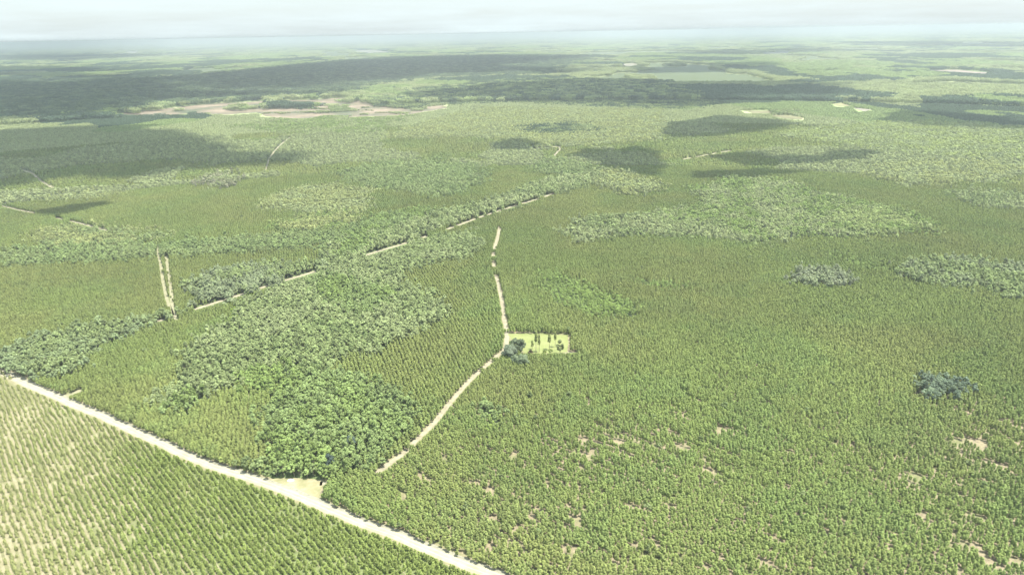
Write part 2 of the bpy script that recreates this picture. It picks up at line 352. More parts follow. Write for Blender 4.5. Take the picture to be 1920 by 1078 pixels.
MASK[176:226, 200:860] &= (fbm(gx_ / 34, gy_ / 3.4, 5) < .55)
for P, *_ in ZONES:    # tree islands in the clearings stand on their own ground
    if P[0][1] < 215 and P[0][0] in (492, 612, 675, 1448, 430, 540, 640):
        M2 = MASK.copy(); MASK[:] = False; paint(P); isl = MASK.copy(); MASK[:] = M2 & ~isl

def sheet(name, P, z, mat, wob=0, **props):
    Q = []
    P = list(P)
    for i in range(len(P)):
        a = np.array(unproj(*P[i])); b = np.array(unproj(*P[(i + 1) % len(P)]))
        n = 10
        for k in range(n): Q.append(a + (b - a) * k / n)
    Q = np.array(Q)
    if wob:
        Q = Q + np.stack([fbm(Q[:, 0] / (wob * 6), Q[:, 1] / (wob * 6), 3) - .5, fbm(Q[:, 0] / (wob * 6), Q[:, 1] / (wob * 6), 8) - .5], 1) * 2 * wob
    c = Q.mean(0)
    import bmesh
    bm = bmesh.new(); vs = [bm.verts.new((q[0], q[1], z)) for q in Q]; bm.faces.new(vs)
    bmesh.ops.triangulate(bm, faces=bm.faces[:])
    for f in bm.faces:
        if f.normal.z < 0: f.normal_flip()
    me = bpy.data.meshes.new(name); bm.to_mesh(me); bm.free(); me.materials.append(mat)
    return obj(name, me, **props)
M_field = noise_mat('mown_grass', [(.108, .134, .042), (.136, .154, .054), (.162, .168, .072)], .12, 7, (.3, .7))
sheet('grass_field', FIELD, .012, M_field, 1.0, kind='structure')
sheet('road_junction', JUNCTION, .008, noise_mat('junction_sand', [(.12, .125, .055), (.18, .165, .09), (.24, .215, .145)], .16, 7, (.3, .7)), .8, kind='structure')
for i, (P, (c1, c2)) in enumerate(CLEAR):
    ca, cb = np.array(c1), np.array(c2)
    sheet('cleared_field', P, .30 + .06 * i, noise_mat('cleared_ground', [tuple(ca * .32), tuple((ca + cb) / 2 * .36), tuple(cb * .42)] if i > 2 else [(.062, .074, .042), (.115, .10, .068), (.15, .12, .085), (.22, .18, .135)], .009, 8, (.38, .66)), 26, kind='structure')

# ------------------------------------------------------------------ what grows where
MAINX = np.array([p[0] for p in ROADS['main'][0]], float); MAINY = np.array([p[1] for p in ROADS['main'][0]], float)
BR = ROADS['branch'][0]
def below_main(px, py): return (py > np.interp(px, MAINX, MAINY))
def right_of_branch(px, py):
    ys = np.array([p[1] for p in BR][::-1], float); xs = np.array([p[0] for p in BR][::-1], float)
    return px > np.interp(py, ys, xs)

def classify(X, Y, hz=5.0):
    """kind code and tints for ground points; patches are looked up at canopy height"""
    n = len(X)
    wx = (fbm(X / 30, Y / 30, 1) - .5) * 26; wy = (fbm(X / 30, Y / 30, 2) - .5) * 26
    dd = np.hypot(X, Y)
    k = np.clip(dd / 700, .5, 6)
    rj = np.random.RandomState(17).normal(0, 1, (2, n)) * 5.0 * k
    px, py = proj(X + wx * k + rj[0], Y + wy * k + rj[1] * 1.4, np.zeros(n) + hz)
    gx, gy = proj(X, Y, np.zeros(n))
    kind = np.zeros(n, int) + 1                      # 0 none 1 pine 2 young 3 broad 4 pale
    big = fbm(X / 90, Y / 90, 31); med = fbm(X / 28, Y / 28, 41); sm = np.random.RandomState(5).rand(n)
    hue_ = np.clip((fbm(X / 55, Y / 55, 301) - .5) * 3 + .45, 0, 1)[:, None]
    t = np.zeros((n, 3)) + np.array((.142, .179, .054)) * (1 - hue_) + np.array((.154, .177, .057)) * hue_
    t *= ((.84 + .32 * big) * np.clip(1.04 - (dd - 250) / 1800, .86, 1))[:, None]
    t = t * (1 - .05 * (med[:, None] > .58) * np.array((1, .2, -.2))) 
    sc = .84 + .34 * med
    # far mixed country
    far = dd > 1500
    wn = fbm(X / 420 , Y / 700, 61, 5)
    kind[(dd > 2600) & (wn < .415)] = 0
    fp = (wn > .45)
    tf = np.where((fbm(X / 260, Y / 500, 71, 4) > .52)[:, None], np.array(DARK) * 1.15, np.array(MIDG) * 1.15)
    tf = np.where((wn < .50)[:, None], np.array(PALE), tf)
    t[far] = tf[far]
    mf = (dd > 1000) & ~far
    pl = fbm(X / 160, Y / 200, 81, 4)
    kind[mf & (pl > .52)] = 4
    t[mf & (pl > .52)] = np.array(PALE) * .92
    # patches
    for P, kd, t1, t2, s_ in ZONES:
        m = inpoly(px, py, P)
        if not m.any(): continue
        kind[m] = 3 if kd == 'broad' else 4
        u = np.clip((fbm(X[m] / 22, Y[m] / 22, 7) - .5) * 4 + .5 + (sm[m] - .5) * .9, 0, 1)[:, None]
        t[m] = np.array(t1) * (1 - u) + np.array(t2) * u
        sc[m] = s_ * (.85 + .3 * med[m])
    for P in MEADOWS: kind[inpoly(px, py, P) & (fbm(X / 200, Y / 260, 3) < .50)] = 0
    young = below_main(gx, gy) & (gx < 1100) & (gy > 600) & (dd < 600)
    kind[young] = 2
    lg = np.clip((420 - gx) / 420 + (med - .5) * 1.6, 0, 1)
    t[young] = (np.array((.145, .18, .05)) * (1 - lg[:, None]) + np.array((.185, .196, .078)) * lg[:, None])[young]
    sc[young] = (1.12 - .34 * lg + (big - .5) * .4)[young]
    t *= (np.where(kind >= 3, .86 + .48 * sm, .94 + .20 * sm) * 1.40)[:, None]
    return kind, t, sc, gx, gy, lg

def in_view(px, py, mx=300, my=260):
    return (px > -mx) & (px < 1920 + mx) & (py < 1078 + my)

def grid(ang, a, b, r0, r1, jit, seed):
    """jittered planting grid: rows run along ang, spaced a, trees b apart in the row"""
    rs = np.random.RandomState(seed)
    N = int(r1 / a) + 2; Mn = int(r1 / b) + 2
    i, j = np.meshgrid(np.arange(-N, N), np.arange(-Mn, Mn), indexing='ij')
    u = j * b + rs.uniform(-jit, jit, i.shape) * b; v = i * a + rs.uniform(-jit, jit, i.shape) * a * .55
    u, v = u.ravel(), v.ravel()
    v = v + (fbm(u / 40, v / 40, seed) - .5) * 2.5
    c, s = math.cos(ang), math.sin(ang)
    X = u * c - v * s; Y = u * s + v * c
    d = np.hypot(X, Y); m = (d > r0) & (d < r1) & (Y > 0)
    X, Y, u, v = X[m], Y[m], u[m], v[m]
    px, py = proj(X, Y, 0 * X); m = in_view(px, py)
    return X[m], Y[m], u[m], v[m]

TREES = {k: [] for k in ('young', 'pine', 'broad', 'pale', 'grove')}
def clear_front(X, Y, Hh):
    """share of its height each tree can have before it hides open ground"""
    frac = np.ones(len(X)); alive = np.ones(len(X), bool)
    for f in np.linspace(0, 1, 15):
        hit = np.zeros(len(X), bool)
        for lat in (-1.2, 0, 1.2):
            if f < .25 and lat: continue
            px, py = proj(X + lat, Y, Hh * f)
            xi = px.astype(int); yi = py.astype(int)
            ok = (xi >= 0) & (xi < 1920) & (yi >= 0) & (yi < 1078)
            hit[ok] |= MASK[yi[ok], xi[ok]]
        frac = np.where(hit & alive, f - .07, frac); alive &= ~hit
    return frac
HT = {'young': 2.4, 'pine': 4.4, 'broad': 6.4, 'pale': 6.8}
rs = np.random.RandomState(99)
def emit(kd, X, Y, t, sc, wide=1.0, extra_h=1.0):
    if len(X) == 0: return
    h = sc * extra_h * (.80 + .36 * rs.rand(len(X)))
    fr = clear_front(X, Y, HT[kd] * h)
    m = fr >= .5
    if kd in ('broad', 'pale', 'pine'): m |= False
    X, Y, t, h, fr, sc = X[m], Y[m], t[m], h[m], fr[m], sc[m]
    ws = wide * (.82 + .36 * rs.rand(len(X))) * np.sqrt(sc)
    TREES[kd].append(np.column_stack([X, Y, t, ws * np.clip(fr + .3, 0, 1), h * np.clip(fr, 0, 1)]))

def zone_stand(gx, gy):
    """0 young, 1 middle, 2 right"""
    y = below_main(gx, gy) & (gx < 1100) & (gy > 600)
    r = right_of_branch(gx, gy) & ~y
    r |= (gy < 430) & ~y & (gx > 1000)
    return np.where(y, 0, np.where(r, 2, 1))
for st, ang, a, b, seed in ((0, -49, 2.1, 1.35, 1), (1, -73, 2.1, 1.3, 2), (2, -40, 1.9, 1.3, 3)):
    X, Y, u, v = grid(math.radians(ang), a, b, 110, 1000, (.36, .42, .34)[st], seed)
    gx, gy = proj(X, Y, 0 * X)
    m = zone_stand(gx, gy) == st
    X, Y, u, v = X[m], Y[m], u[m], v[m]
    kind, t, sc, gx, gy, lg = classify(X, Y)
    if st == 0:
        keep = rs.rand(len(X)) < (.98 - .12 * lg)
        m = (kind == 2) & keep & (fbm(X / 4, Y / 4, 77) > .26 + .08 * lg); emit('young', X[m], Y[m], t[m], sc[m])
    else:
        p = kind == 1
        keep = rs.rand(len(X)) < .94
        if st == 2:
            g = fbm(u / 8, v / 1.7, 55, 3) ; g2 = fbm(X / 60, Y / 60, 56, 3)
            near = np.clip((gy - 640) / 200, 0, 1) * np.clip((gx - 560) / 250, .0, 1)
            keep &= ~((g + (g2 - .5) * .35) > (.98 - .350 * near))
            sc = sc * np.where(near > 0, 1 - .22 * near, 1)
        m = p & keep; emit('pine', X[m], Y[m], t[m], sc[m])
# broadleaf and pale woods, near and middle distance
def scatter(sp, r0, r1, seed, kinds):
    X, Y, u, v = grid(math.radians(17), sp, sp, r0, r1, .48, seed)
    kind, t, sc, gx, gy, lg = classify(X, Y)
    return X, Y, kind, t, sc
X, Y, kind, t, sc = scatter(2.6, 110, 1000, 21, (3, 4))
big = rs.rand(len(X)) ** 2
for kd, c in (('broad', 3), ('pale', 4)):
    m = kind == c; emit(kd, X[m], Y[m], t[m], sc[m] * (.82 + .5 * big[m]))
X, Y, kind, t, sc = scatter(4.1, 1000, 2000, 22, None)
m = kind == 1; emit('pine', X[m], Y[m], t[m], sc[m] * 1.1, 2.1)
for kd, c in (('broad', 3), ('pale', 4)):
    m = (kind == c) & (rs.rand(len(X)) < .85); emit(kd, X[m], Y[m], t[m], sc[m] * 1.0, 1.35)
# stray bigger trees, dead-looking grey and dark ones, through the pines
X, Y, kind, t, sc = scatter(19, 150, 1100, 23, None)
m = (kind == 1) & (rs.rand(len(X)) < .30)
tt = np.where((rs.rand(m.sum()) < .5)[:, None], np.array(BLUE), np.array(MIDG)) * (.8 + .5 * rs.rand(m.sum()))[:, None]
emit('broad', X[m], Y[m], tt, .55 + .3 * rs.rand(m.sum()))
# far groves
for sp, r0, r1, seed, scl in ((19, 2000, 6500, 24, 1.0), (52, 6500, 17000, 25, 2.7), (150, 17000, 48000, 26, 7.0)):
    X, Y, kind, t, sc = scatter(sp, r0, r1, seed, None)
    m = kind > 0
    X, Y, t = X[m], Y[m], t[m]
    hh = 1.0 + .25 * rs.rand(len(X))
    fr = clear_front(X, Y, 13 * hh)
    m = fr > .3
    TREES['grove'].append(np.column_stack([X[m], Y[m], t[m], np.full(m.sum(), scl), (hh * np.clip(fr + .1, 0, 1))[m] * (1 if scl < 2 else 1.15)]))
for k in TREES: TREES[k] = np.concatenate(TREES[k]); print(k, len(TREES[k]))

# ------------------------------------------------------------------ tree meshes
def quads(pts, nrm, size, rg, asp=1.5):
    n = len(pts)
    nrm = nrm / np.linalg.norm(nrm, axis=1)[:, None]
    a = rg.normal(size=(n, 3)); a -= (a * nrm).sum(1)[:, None] * nrm; a /= np.linalg.norm(a, axis=1)[:, None]
    b = np.cross(nrm, a); s = (size * rg.uniform(.7, 1.3, n))[:, None]
    lift = nrm * s * .22
    V = np.stack([pts + a * s * asp * .5, pts + b * s * .5 - lift, pts - a * s * asp * .5, pts - b * s * .5 - lift], 1).reshape(-1, 3)
    F = np.arange(4 * n).reshape(n, 4)
    return V, F
def core(c, rad, rg, nu=7, nv=5, jit=.16):
    th = np.arange(nu) / nu * 2 * np.pi; V = []
    for k in range(nv + 1):
        ph = -np.pi / 2 + np.pi * (k + .001) / (nv + .002)
        for a in th + k * .4:
            j = 1 + rg.uniform(-jit, jit)
            V.append((math.cos(ph) * math.cos(a) * j, math.cos(ph) * math.sin(a) * j, math.sin(ph) * j))
    V = np.array(V) * np.array(rad) + np.array(c)
    F = [(k * nu + i, k * nu + (i + 1) % nu, (k + 1) * nu + (i + 1) % nu, (k + 1) * nu + i) for k in range(nv) for i in range(nu)]
    return V, np.array(F)
def cone(p0, p1, r0, r1, sides=5):
    p0 = np.array(p0, float); p1 = np.array(p1, float); d = p1 - p0; d /= np.linalg.norm(d)
    a = np.cross(d, [1, 0, 0] if abs(d[0]) < .8 else [0, 1, 0]); a /= np.linalg.norm(a); b = np.cross(d, a)
    th = np.arange(sides) / sides * 2 * np.pi
    ring = np.cos(th)[:, None] * a + np.sin(th)[:, None] * b
    V = np.concatenate([p0 + ring * r0, p1 + ring * r1])
    F = [(i, (i + 1) % sides, sides + (i + 1) % sides, sides + i) for i in range(sides)]
    return V, np.array(F)
def join(parts):
    V = []; F = []; MI = []; o = 0
    for (v, f), mi in parts:
        V.append(v); F.append(f + o); MI += [mi] * len(f); o += len(v)
    return np.concatenate(V), np.concatenate(F), MI
def pine_parts(rg, h=11.5, wd=2.5, base=.42, whorls=9, per=9, size=.55, sparse=1.0):
    P = []; N = []
    for k in range(whorls):
        u = (k + .5) / whorls
        z = h * (base + (1 - base) * u)
        r = wd / 2 * math.sqrt(max(0, 1 - u ** 2.2)) * (.8 + .2 * math.sin(min(u * 5, 1.57)))
        nb = max(2, int(round(4 * (1 - u * .6) * sparse)))
        for q in range(nb):
            th = rg.uniform(0, 6.283); rr = r * rg.uniform(.25, .95)
            c = np.array([math.cos(th) * rr, math.sin(th) * rr, z + rg.uniform(-.3, .3) * h / whorls])
            m = per // (1 if nb < 3 else 2) + 2
            d = rg.normal(size=(m, 3)); d /= np.linalg.norm(d, axis=1)[:, None]
            P.append(c + d * np.array([.42, .42, .34]) * (h / 11.5 if h > 8 else .8 if h > 4 else .5) * rg.uniform(.6, 1, (m, 1)))
            N.append(d * .7 + np.array([math.cos(th) * .6, math.sin(th) * .6, 1.1]) * .8)
    m = 6; d = rg.normal(size=(m, 3)); P.append(np.array([0, 0, h * .985]) + d * .16); N.append(d + [0, 0, .8])
    crown = quads(np.concatenate(P), np.concatenate(N), size, rg)
    cs = [(crown, 0)]
    for zz, rr_ in ((.25, .37), (.55, .33), (.78, .23)):
        cs.append((core((rg.uniform(-.1, .1), rg.uniform(-.1, .1), h * (base + (1 - base) * zz)), (wd * rr_, wd * rr_, h * (1 - base) * .24), rg), 0))
    V_, F_, _ = join(cs); crown = (V_, F_)
    trunk = cone((0, 0, -.2), (0, 0, h * .97), h * .011 + .02, .03)
    return trunk, crown
def broad_parts(rg, h=11.5, wd=5.0, base=.30, lobes=13, per=20, size=.62, limbs=4):
    P = []; N = []; cores = []
    zc = h * (base + (1 - base) * .5); rz = h * (1 - base) * .5
    for k in range(lobes):
        th = k * 2.4 + rg.uniform(-.5, .5); u = rg.uniform(-.55, 1)
        if k == 0: u = 1.0
        rr = wd / 2 * math.sqrt(max(0, 1 - u * u)) * rg.uniform(.55, .85)
        c = np.array([math.cos(th) * rr, math.sin(th) * rr, zc + u * rz * .72])
        d = rg.normal(size=(per, 3)); d[:, 2] = d[:, 2] * .9 + .25; d /= np.linalg.norm(d, axis=1)[:, None]
        R = wd * rg.uniform(.15, .25)
        P.append(c + d * R * rg.uniform(.75, 1.05, (per, 1))); N.append(d + rg.normal(size=d.shape) * .35)
        cores.append((core(c, (R * .8, R * .8, R * .75), rg), 0))
    crown = quads(np.concatenate(P), np.concatenate(N), size, rg, 1.3)
    V_, F_, _ = join([(crown, 0)] + cores); crown = (V_, F_)
    tr = [cone((0, 0, -.2), (0, 0, h * .55), h * .016 + .05, h * .009 + .02)]
    for k in range(limbs):
        th = k * 6.283 / limbs + rg.uniform(-.4, .4)
        tr.append(cone((0, 0, h * rg.uniform(.28, .5)), (math.cos(th) * wd * .3, math.sin(th) * wd * .3, h * rg.uniform(.62, .85)), .09, .03, 4))
    V, F, _ = join([(t, 0) for t in tr])
    return (V, F), crown
def tree_mesh(name, parts, bark):
    tr, cr_ = parts
    V, F, MI = join([(tr, 1), (cr_, 0)])
    return link_mesh(name, V, F, [M_leaf, bark], MI)
rg = np.random.RandomState(4)
PRO = {}
PRO['pine'] = [tree_mesh('pine_tree', pine_parts(rg, 4.4, rg.uniform(1.55, 2.05), rg.uniform(.28, .38), 6, 8, .38), M_bark) for _ in range(6)]
PRO['young'] = [tree_mesh('young_pine', pine_parts(rg, 2.4, rg.uniform(1.45, 1.8), .06, 5, 7, .34), M_bark) for _ in range(5)]
PRO['broad'] = [tree_mesh('broadleaf_tree', broad_parts(rg, 6.4, rg.uniform(2.6, 3.6), rg.uniform(.14, .26), 14, 17, .48), M_bark) for _ in range(6)]
PRO['pale'] = [tree_mesh('swamp_tree', broad_parts(rg, 6.8, rg.uniform(2.6, 3.4), rg.uniform(.2, .32), 11, 15, .42, 3), M_palebark) for _ in range(5)]
def grove_mesh(seed):
    g = np.random.RandomState(seed); P = []; N = []
    for i in range(5):
        for j in range(5):
            cx = (i - 2) * 4.4 + g.uniform(-1.9, 1.9); cy = (j - 2) * 4.4 + g.uniform(-1.9, 1.9)
            hh = g.uniform(8.5, 13.5); R = g.uniform(1.7, 2.9); n = 16
            d = g.normal(size=(n, 3)); d[:, 2] = np.abs(d[:, 2]) * 1.2 - .25; d /= np.linalg.norm(d, axis=1)[:, None]
            P.append(np.array([cx, cy, hh - R]) + d * R * np.array([1, 1, 1.5])); N.append(d + g.normal(size=d.shape) * .25)
            n = 4; d = g.normal(size=(n, 3)); d[:, 2] = 0
            P.append(np.array([cx, cy, hh * .4]) + d * R * .5); N.append(d + .01)
    V, F = quads(np.concatenate(P), np.concatenate(N), 1.9, g, 1.2)
    return link_mesh('grove', V, F, [M_leaf])
PRO['grove'] = [grove_mesh(s) for s in range(5)]

# ------------------------------------------------------------------ instancing of what nobody could count
def stuff(name, label, cat, A, protos):
    n = len(A)
    me = bpy.data.meshes.new(name); me.vertices.add(n)
    co = np.column_stack([A[:, 0], A[:, 1], np.zeros(n)]).astype(np.float32)
    me.vertices.foreach_set('co', co.ravel())
    a = me.attributes.new('tint', 'FLOAT_VECTOR', 'POINT'); a.data.foreach_set('vector', A[:, 2:5].astype(np.float32).ravel())
    sc = np.column_stack([A[:, 5], A[:, 5], A[:, 6]]).astype(np.float32)
    a = me.attributes.new('scl', 'FLOAT_VECTOR', 'POINT'); a.data.foreach_set('vector', sc.ravel())
    r = np.random.RandomState(n % 1000)
    rot = np.column_stack([r.normal(0, .04, n), r.normal(0, .04, n), r.uniform(0, 6.283, n)]).astype(np.float32)
    a = me.attributes.new('rot', 'FLOAT_VECTOR', 'POINT'); a.data.foreach_set('vector', rot.ravel())
    a = me.attributes.new('vari', 'INT', 'POINT'); a.data.foreach_set('value', r.randint(0, len(protos), n).astype(np.int32))
    me.materials.append(M_leaf)
    o = obj(name, me, label=label, category=cat, kind='stuff')
    ng = bpy.data.node_groups.new(name + '_nodes', 'GeometryNodeTree')
    ng.interface.new_socket('Geometry', in_out='INPUT', socket_type='NodeSocketGeometry')
    ng.interface.new_socket('Geometry', in_out='OUTPUT', socket_type='NodeSocketGeometry')
    gi = ng.nodes.new('NodeGroupInput'); go = ng.nodes.new('NodeGroupOutput')
    ip = ng.nodes.new('GeometryNodeInstanceOnPoints'); jn = ng.nodes.new('GeometryNodeJoinGeometry')
    g2i = []
    for p in protos:
        po = bpy.data.objects.new(p.name, p); po.use_fake_user = True
        oi = ng.nodes.new('GeometryNodeObjectInfo'); oi.inputs['Object'].default_value = po; oi.inputs['As Instance'].default_value = False
        gt = ng.nodes.new('GeometryNodeGeometryToInstance'); ng.links.new(oi.outputs['Geometry'], gt.inputs[0]); g2i.append(gt)
    for gt in reversed(g2i): ng.links.new(gt.outputs[0], jn.inputs[0])
    def att(nm, ty):
        x = ng.nodes.new('GeometryNodeInputNamedAttribute'); x.data_type = ty; x.inputs['Name'].default_value = nm; return x.outputs['Attribute']
    ng.links.new(gi.outputs[0], ip.inputs['Points']); ng.links.new(jn.outputs[0], ip.inputs['Instance'])
    ip.inputs['Pick Instance'].default_value = True
    ng.links.new(att('vari', 'INT'), ip.inputs['Instance Index'])
    e2r = ng.nodes.new('FunctionNodeEulerToRotation'); ng.links.new(att('rot', 'FLOAT_VECTOR'), e2r.inputs[0])
    ng.links.new(e2r.outputs[0], ip.inputs['Rotation']); ng.links.new(att('scl', 'FLOAT_VECTOR'), ip.inputs['Scale'])
    ng.links.new(ip.outputs[0], go.inputs[0])
    md = o.modifiers.new('scatter', 'NODES'); md.node_group = ng
    return o

def nearest(kd, limit=300):
    A = TREES[kd]; hz = HT[kd]
    px, py = proj(A[:, 0], A[:, 1], A[:, 6] * hz * .7)
    d = np.sqrt(A[:, 0] ** 2 + A[:, 1] ** 2 + H0 ** 2)
    size = A[:, 5] * A[:, 6] / d ** 2
    ok = (px > 0) & (px < 1920) & (py > 0) & (py < 1078)
    idx = np.argsort(np.where(ok, -size, 1e9))[:limit]
    m = np.zeros(len(A), bool); m[idx] = True
    TREES[kd] = A[~m]
    return A[m]
INFO = {
 'young': ('young_pine', 'young pine', 'small bushy planted pine in the rows below the main sand road', 'small planted pines in the rows below the main sand road', 'dense rows of young green pines filling the lower left corner with sandy strips between them', 'young pine rows'),
 'pine': ('pine_tree', 'pine tree', 'slender planted pine in the stand right of the main sand road at the bottom', 'slender planted pines in the near right stand', 'even olive green pine plantation covering the ground on both sides of the branch track', 'pine plantation'),
 'broad': ('broadleaf_tree', 'broadleaf tree', 'round crowned broadleaf tree in the mixed green woods above the road junction', 'round crowned broadleaf trees in the woods above the junction', 'mixed green and blue grey broadleaf woods winding through the pine plantation', 'broadleaf woods'),
 'pale': ('swamp_tree', 'swamp tree', 'pale green rounded tree at the near edge of the pale swamp woods', 'pale green trees at the near edge of the swamp woods', 'pale grey green swamp woods in islands among the pines', 'swamp woods'),
}
def euler_rand(o, r): o.rotation_euler = (r.gauss(0, .04), r.gauss(0, .04), r.uniform(0, 6.283))
rr = random.Random(8)
for kd in ('young', 'pine', 'broad', 'pale'):
    nm, cat, lab, grp, slab, scat = INFO[kd]
    A = nearest(kd)
    proto = [bpy.data.objects.new(nm, me) for me in PRO[kd]]
    for row in A:
        o = proto[rr.randrange(len(proto))].copy()
        C.objects.link(o)
        o.location = (row[0], row[1], 0); o.scale = (row[5], row[5], row[6]); euler_rand(o, rr)
        o['tint'] = [float(v) for v in row[2:5]]
        o['label'] = lab; o['category'] = cat; o['group'] = grp
    stuff(scat.replace(' ', '_'), slab, scat, TREES[kd], PRO[kd])
stuff('far_woods', 'hazy dark and light green woods stretching away to the horizon', 'far woods', TREES['grove'], PRO['grove'])

# ------------------------------------------------------------------ landmark trees
def tree_thing(name, label, cat, px, py, parts, tint, bark, group=None, rz=0, s=(1, 1, 1)):
    x, y = unproj(px, py)
    e = bpy.data.objects.new(name, None); C.objects.link(e); e.location = (float(x), float(y), 0); e.rotation_euler.z = rz; e.scale = s
    e['label'] = label; e['category'] = cat
    if group: e['group'] = group
    tr, cw = parts
    obj('trunk', link_mesh('trunk', tr[0], tr[1], [bark]), e)
    c = obj('crown', link_mesh('crown', cw[0], cw[1], [M_leaf]), e); c['tint'] = list(tint)
    return e
G1 = 'lone pines on the bright grass field'
PT = (.20, .23, .08)
tree_thing('pine_tree', 'tallest lone pine with a bare trunk at the near left of the grass field', 'pine tree', 1005, 664, pine_parts(rg, 15.5, 3.0, .52, 7, 8, .55), PT, M_bark, G1)
tree_thing('pine_tree', 'slim lone pine just right of the tallest one on the grass field', 'pine tree', 1011, 660, pine_parts(rg, 11.5, 2.0, .45, 6, 6, .5), PT, M_bark, G1)
tree_thing('pine_tree', 'short leaning pine just left of the tallest one on the grass field', 'pine tree', 998, 655, pine_parts(rg, 6.0, 2.2, .35, 5, 6, .5), PT, M_bark, G1)
tree_thing('pine_tree', 'cone shaped lone pine in the middle of the grass field', 'pine tree', 1030, 656, pine_parts(rg, 10.5, 3.2, .50, 6, 9, .55), PT, M_bark, G1)
tree_thing('pine_tree', 'lone pine towards the far right of the grass field', 'pine tree', 1041, 651, pine_parts(rg, 10.5, 2.4, .50, 6, 8, .5), PT, M_bark, G1)
tree_thing('oak_tree', 'bushy tree at the near right corner of the grass field', 'broadleaf tree', 1050, 664, broad_parts(rg, 9.5, 4.6, .12, 14, 22, .55), (.18, .21, .09), M_bark)
tree_thing('shrub', 'small round shrub at the near edge of the field under the cone shaped pine', 'shrub', 1032, 665, broad_parts(rg, 4.0, 3.2, .05, 8, 16, .45), (.16, .20, .06), M_bark)
tree_thing('shrub', 'low wide shrub left of the small round one, near edge of the grass field', 'shrub', 1022, 666, broad_parts(rg, 3.2, 3.8, .05, 8, 16, .45), (.18, .22, .06), M_bark)
tree_thing('shrub', 'low brownish shrub at the foot of the tallest lone pine on the grass field', 'shrub', 995, 664, broad_parts(rg, 2.4, 4.2, .05, 8, 14, .42), (.13, .115, .06), M_bark)
OK_ = (.135, .17, .095)
tree_thing('oak_tree', 'dark spreading oak at the left edge of the grass field, upper one beside the track', 'oak tree', 966, 662, broad_parts(rg, 9, 8.2, .08, 20, 26, .7), OK_, M_bark)
tree_thing('oak_tree', 'dark oak with a taller crown between the upper oak and the grass field', 'oak tree', 977, 664, broad_parts(rg, 10, 6.5, .10, 18, 26, .65), OK_, M_bark)
tree_thing('oak_tree', 'widest grey green oak overhanging the bend where the track meets the field', 'oak tree', 955, 675, broad_parts(rg, 9, 10, .06, 22, 28, .75), (.14, .17, .11), M_bark)
tree_thing('oak_tree', 'lowest of the dark oaks, standing among the pines below the grass field', 'oak tree', 978, 688, broad_parts(rg, 7.5, 8.5, .06, 20, 26, .7), OK_, M_bark)
tree_thing('oak_tree', 'small dark oak between the track bend and the lowest oak', 'oak tree', 966, 684, broad_parts(rg, 6.5, 5.5, .06, 14, 24, .6), OK_, M_bark)
tree_thing('oak_tree', 'dark blue green tree standing out of the bright woods above the road junction', 'broadleaf tree', 618, 884, broad_parts(rg, 9, 5.6, .12, 16, 26, .6), (.06, .085, .07), M_bark)
tree_thing('oak_tree', 'single dark tree inside the bright woods left of the branch track', 'broadleaf tree', 660, 848, broad_parts(rg, 9, 5.2, .12, 15, 26, .6), (.065, .09, .07), M_bark)

# pale sand heap at the junction
import bmesh
def heap(px, py, rx, ry, h, label):
    x, y = unproj(px, py); bm = bmesh.new()
    bmesh.ops.create_grid(bm, x_segments=24, y_segments=16, size=1)
    for v in bm.verts:
        r = math.hypot(v.co.x, v.co.y); a = np.array([v.co.x * 3 + 9]); b = np.array([v.co.y * 3 + 4])
        z = max(0, 1 - r) ** .8 * (0.4 + 1.2 * float(fbm(a, b, 5)[0]))
        v.co = Vector((v.co.x * rx, v.co.y * ry, z * h - .02))
    bmesh.ops.delete(bm, geom=[v for v in bm.verts if v.co.z < -.019 and math.hypot(v.co.x / rx, v.co.y / ry) > 1.15], context='VERTS')
    me = bpy.data.meshes.new('sand_heap'); bm.to_mesh(me); bm.free()
    me.materials.append(noise_mat('white_sand', [(.30, .29, .26), (.42, .40, .37)], .8))
    o = obj('sand_heap', me, label=label, category='sand heap'); o.location = (float(x), float(y), .02)
heap(545, 900, 1.5, 1.0, .8, 'small whitish heap at the wooded edge of the road junction')

# ------------------------------------------------------------------ ground
rings = np.r_[5, 60, np.geomspace(110, 90000, 620)]
angs = np.r_[np.linspace(-44, 44, 420), np.linspace(44, 316, 60)[1:-1]]
Rg, Ag = np.meshgrid(rings, np.radians(angs), indexing='ij')
GX = (Rg * np.sin(Ag)).ravel(); GY = (Rg * np.cos(Ag)).ravel()
nr, na = Rg.shape
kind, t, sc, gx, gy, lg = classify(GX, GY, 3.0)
dd = np.hypot(GX, GY)
n1 = fbm(GX / 9, GY / 9, 201); n2 = fbm(GX / 45, GY / 45, 202)
col = np.zeros((len(GX), 3)) + np.array((.105, .118, .045)); col *= (.75 + .5 * n1)[:, None]
rightst = right_of_branch(gx, gy) & (gy > 600) & ~below_main(gx, gy) & (GY > 0)
u_ = np.clip((n1 - .30) * 5, 0, 1)[:, None]
col = np.where(rightst[:, None], col * (1 - u_) + np.array((.158, .134, .082)) * u_, col)
yg = (kind == 2) & (GY > 0)
u_ = np.clip(lg * 1.1 + (n1 - .5) * 1.2, 0, 1)[:, None]
col = np.where(yg[:, None], np.array((.10, .12, .045)) * (1 - u_) + np.array((.118, .116, .055)) * u_, col)
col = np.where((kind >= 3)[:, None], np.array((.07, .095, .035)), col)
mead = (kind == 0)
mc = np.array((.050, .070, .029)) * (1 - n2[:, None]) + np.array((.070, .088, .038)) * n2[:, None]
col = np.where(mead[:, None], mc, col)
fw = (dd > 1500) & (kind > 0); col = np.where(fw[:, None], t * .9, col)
V = np.column_stack([GX, GY, np.zeros(len(GX))])
i, j = np.meshgrid(np.arange(nr - 1), np.arange(na), indexing='ij'); j2 = (j + 1) % na
F = np.stack([i * na + j, i * na + j2, (i + 1) * na + j2, (i + 1) * na + j], -1).reshape(-1, 4)[:, ::-1]
F = np.concatenate([F, ])
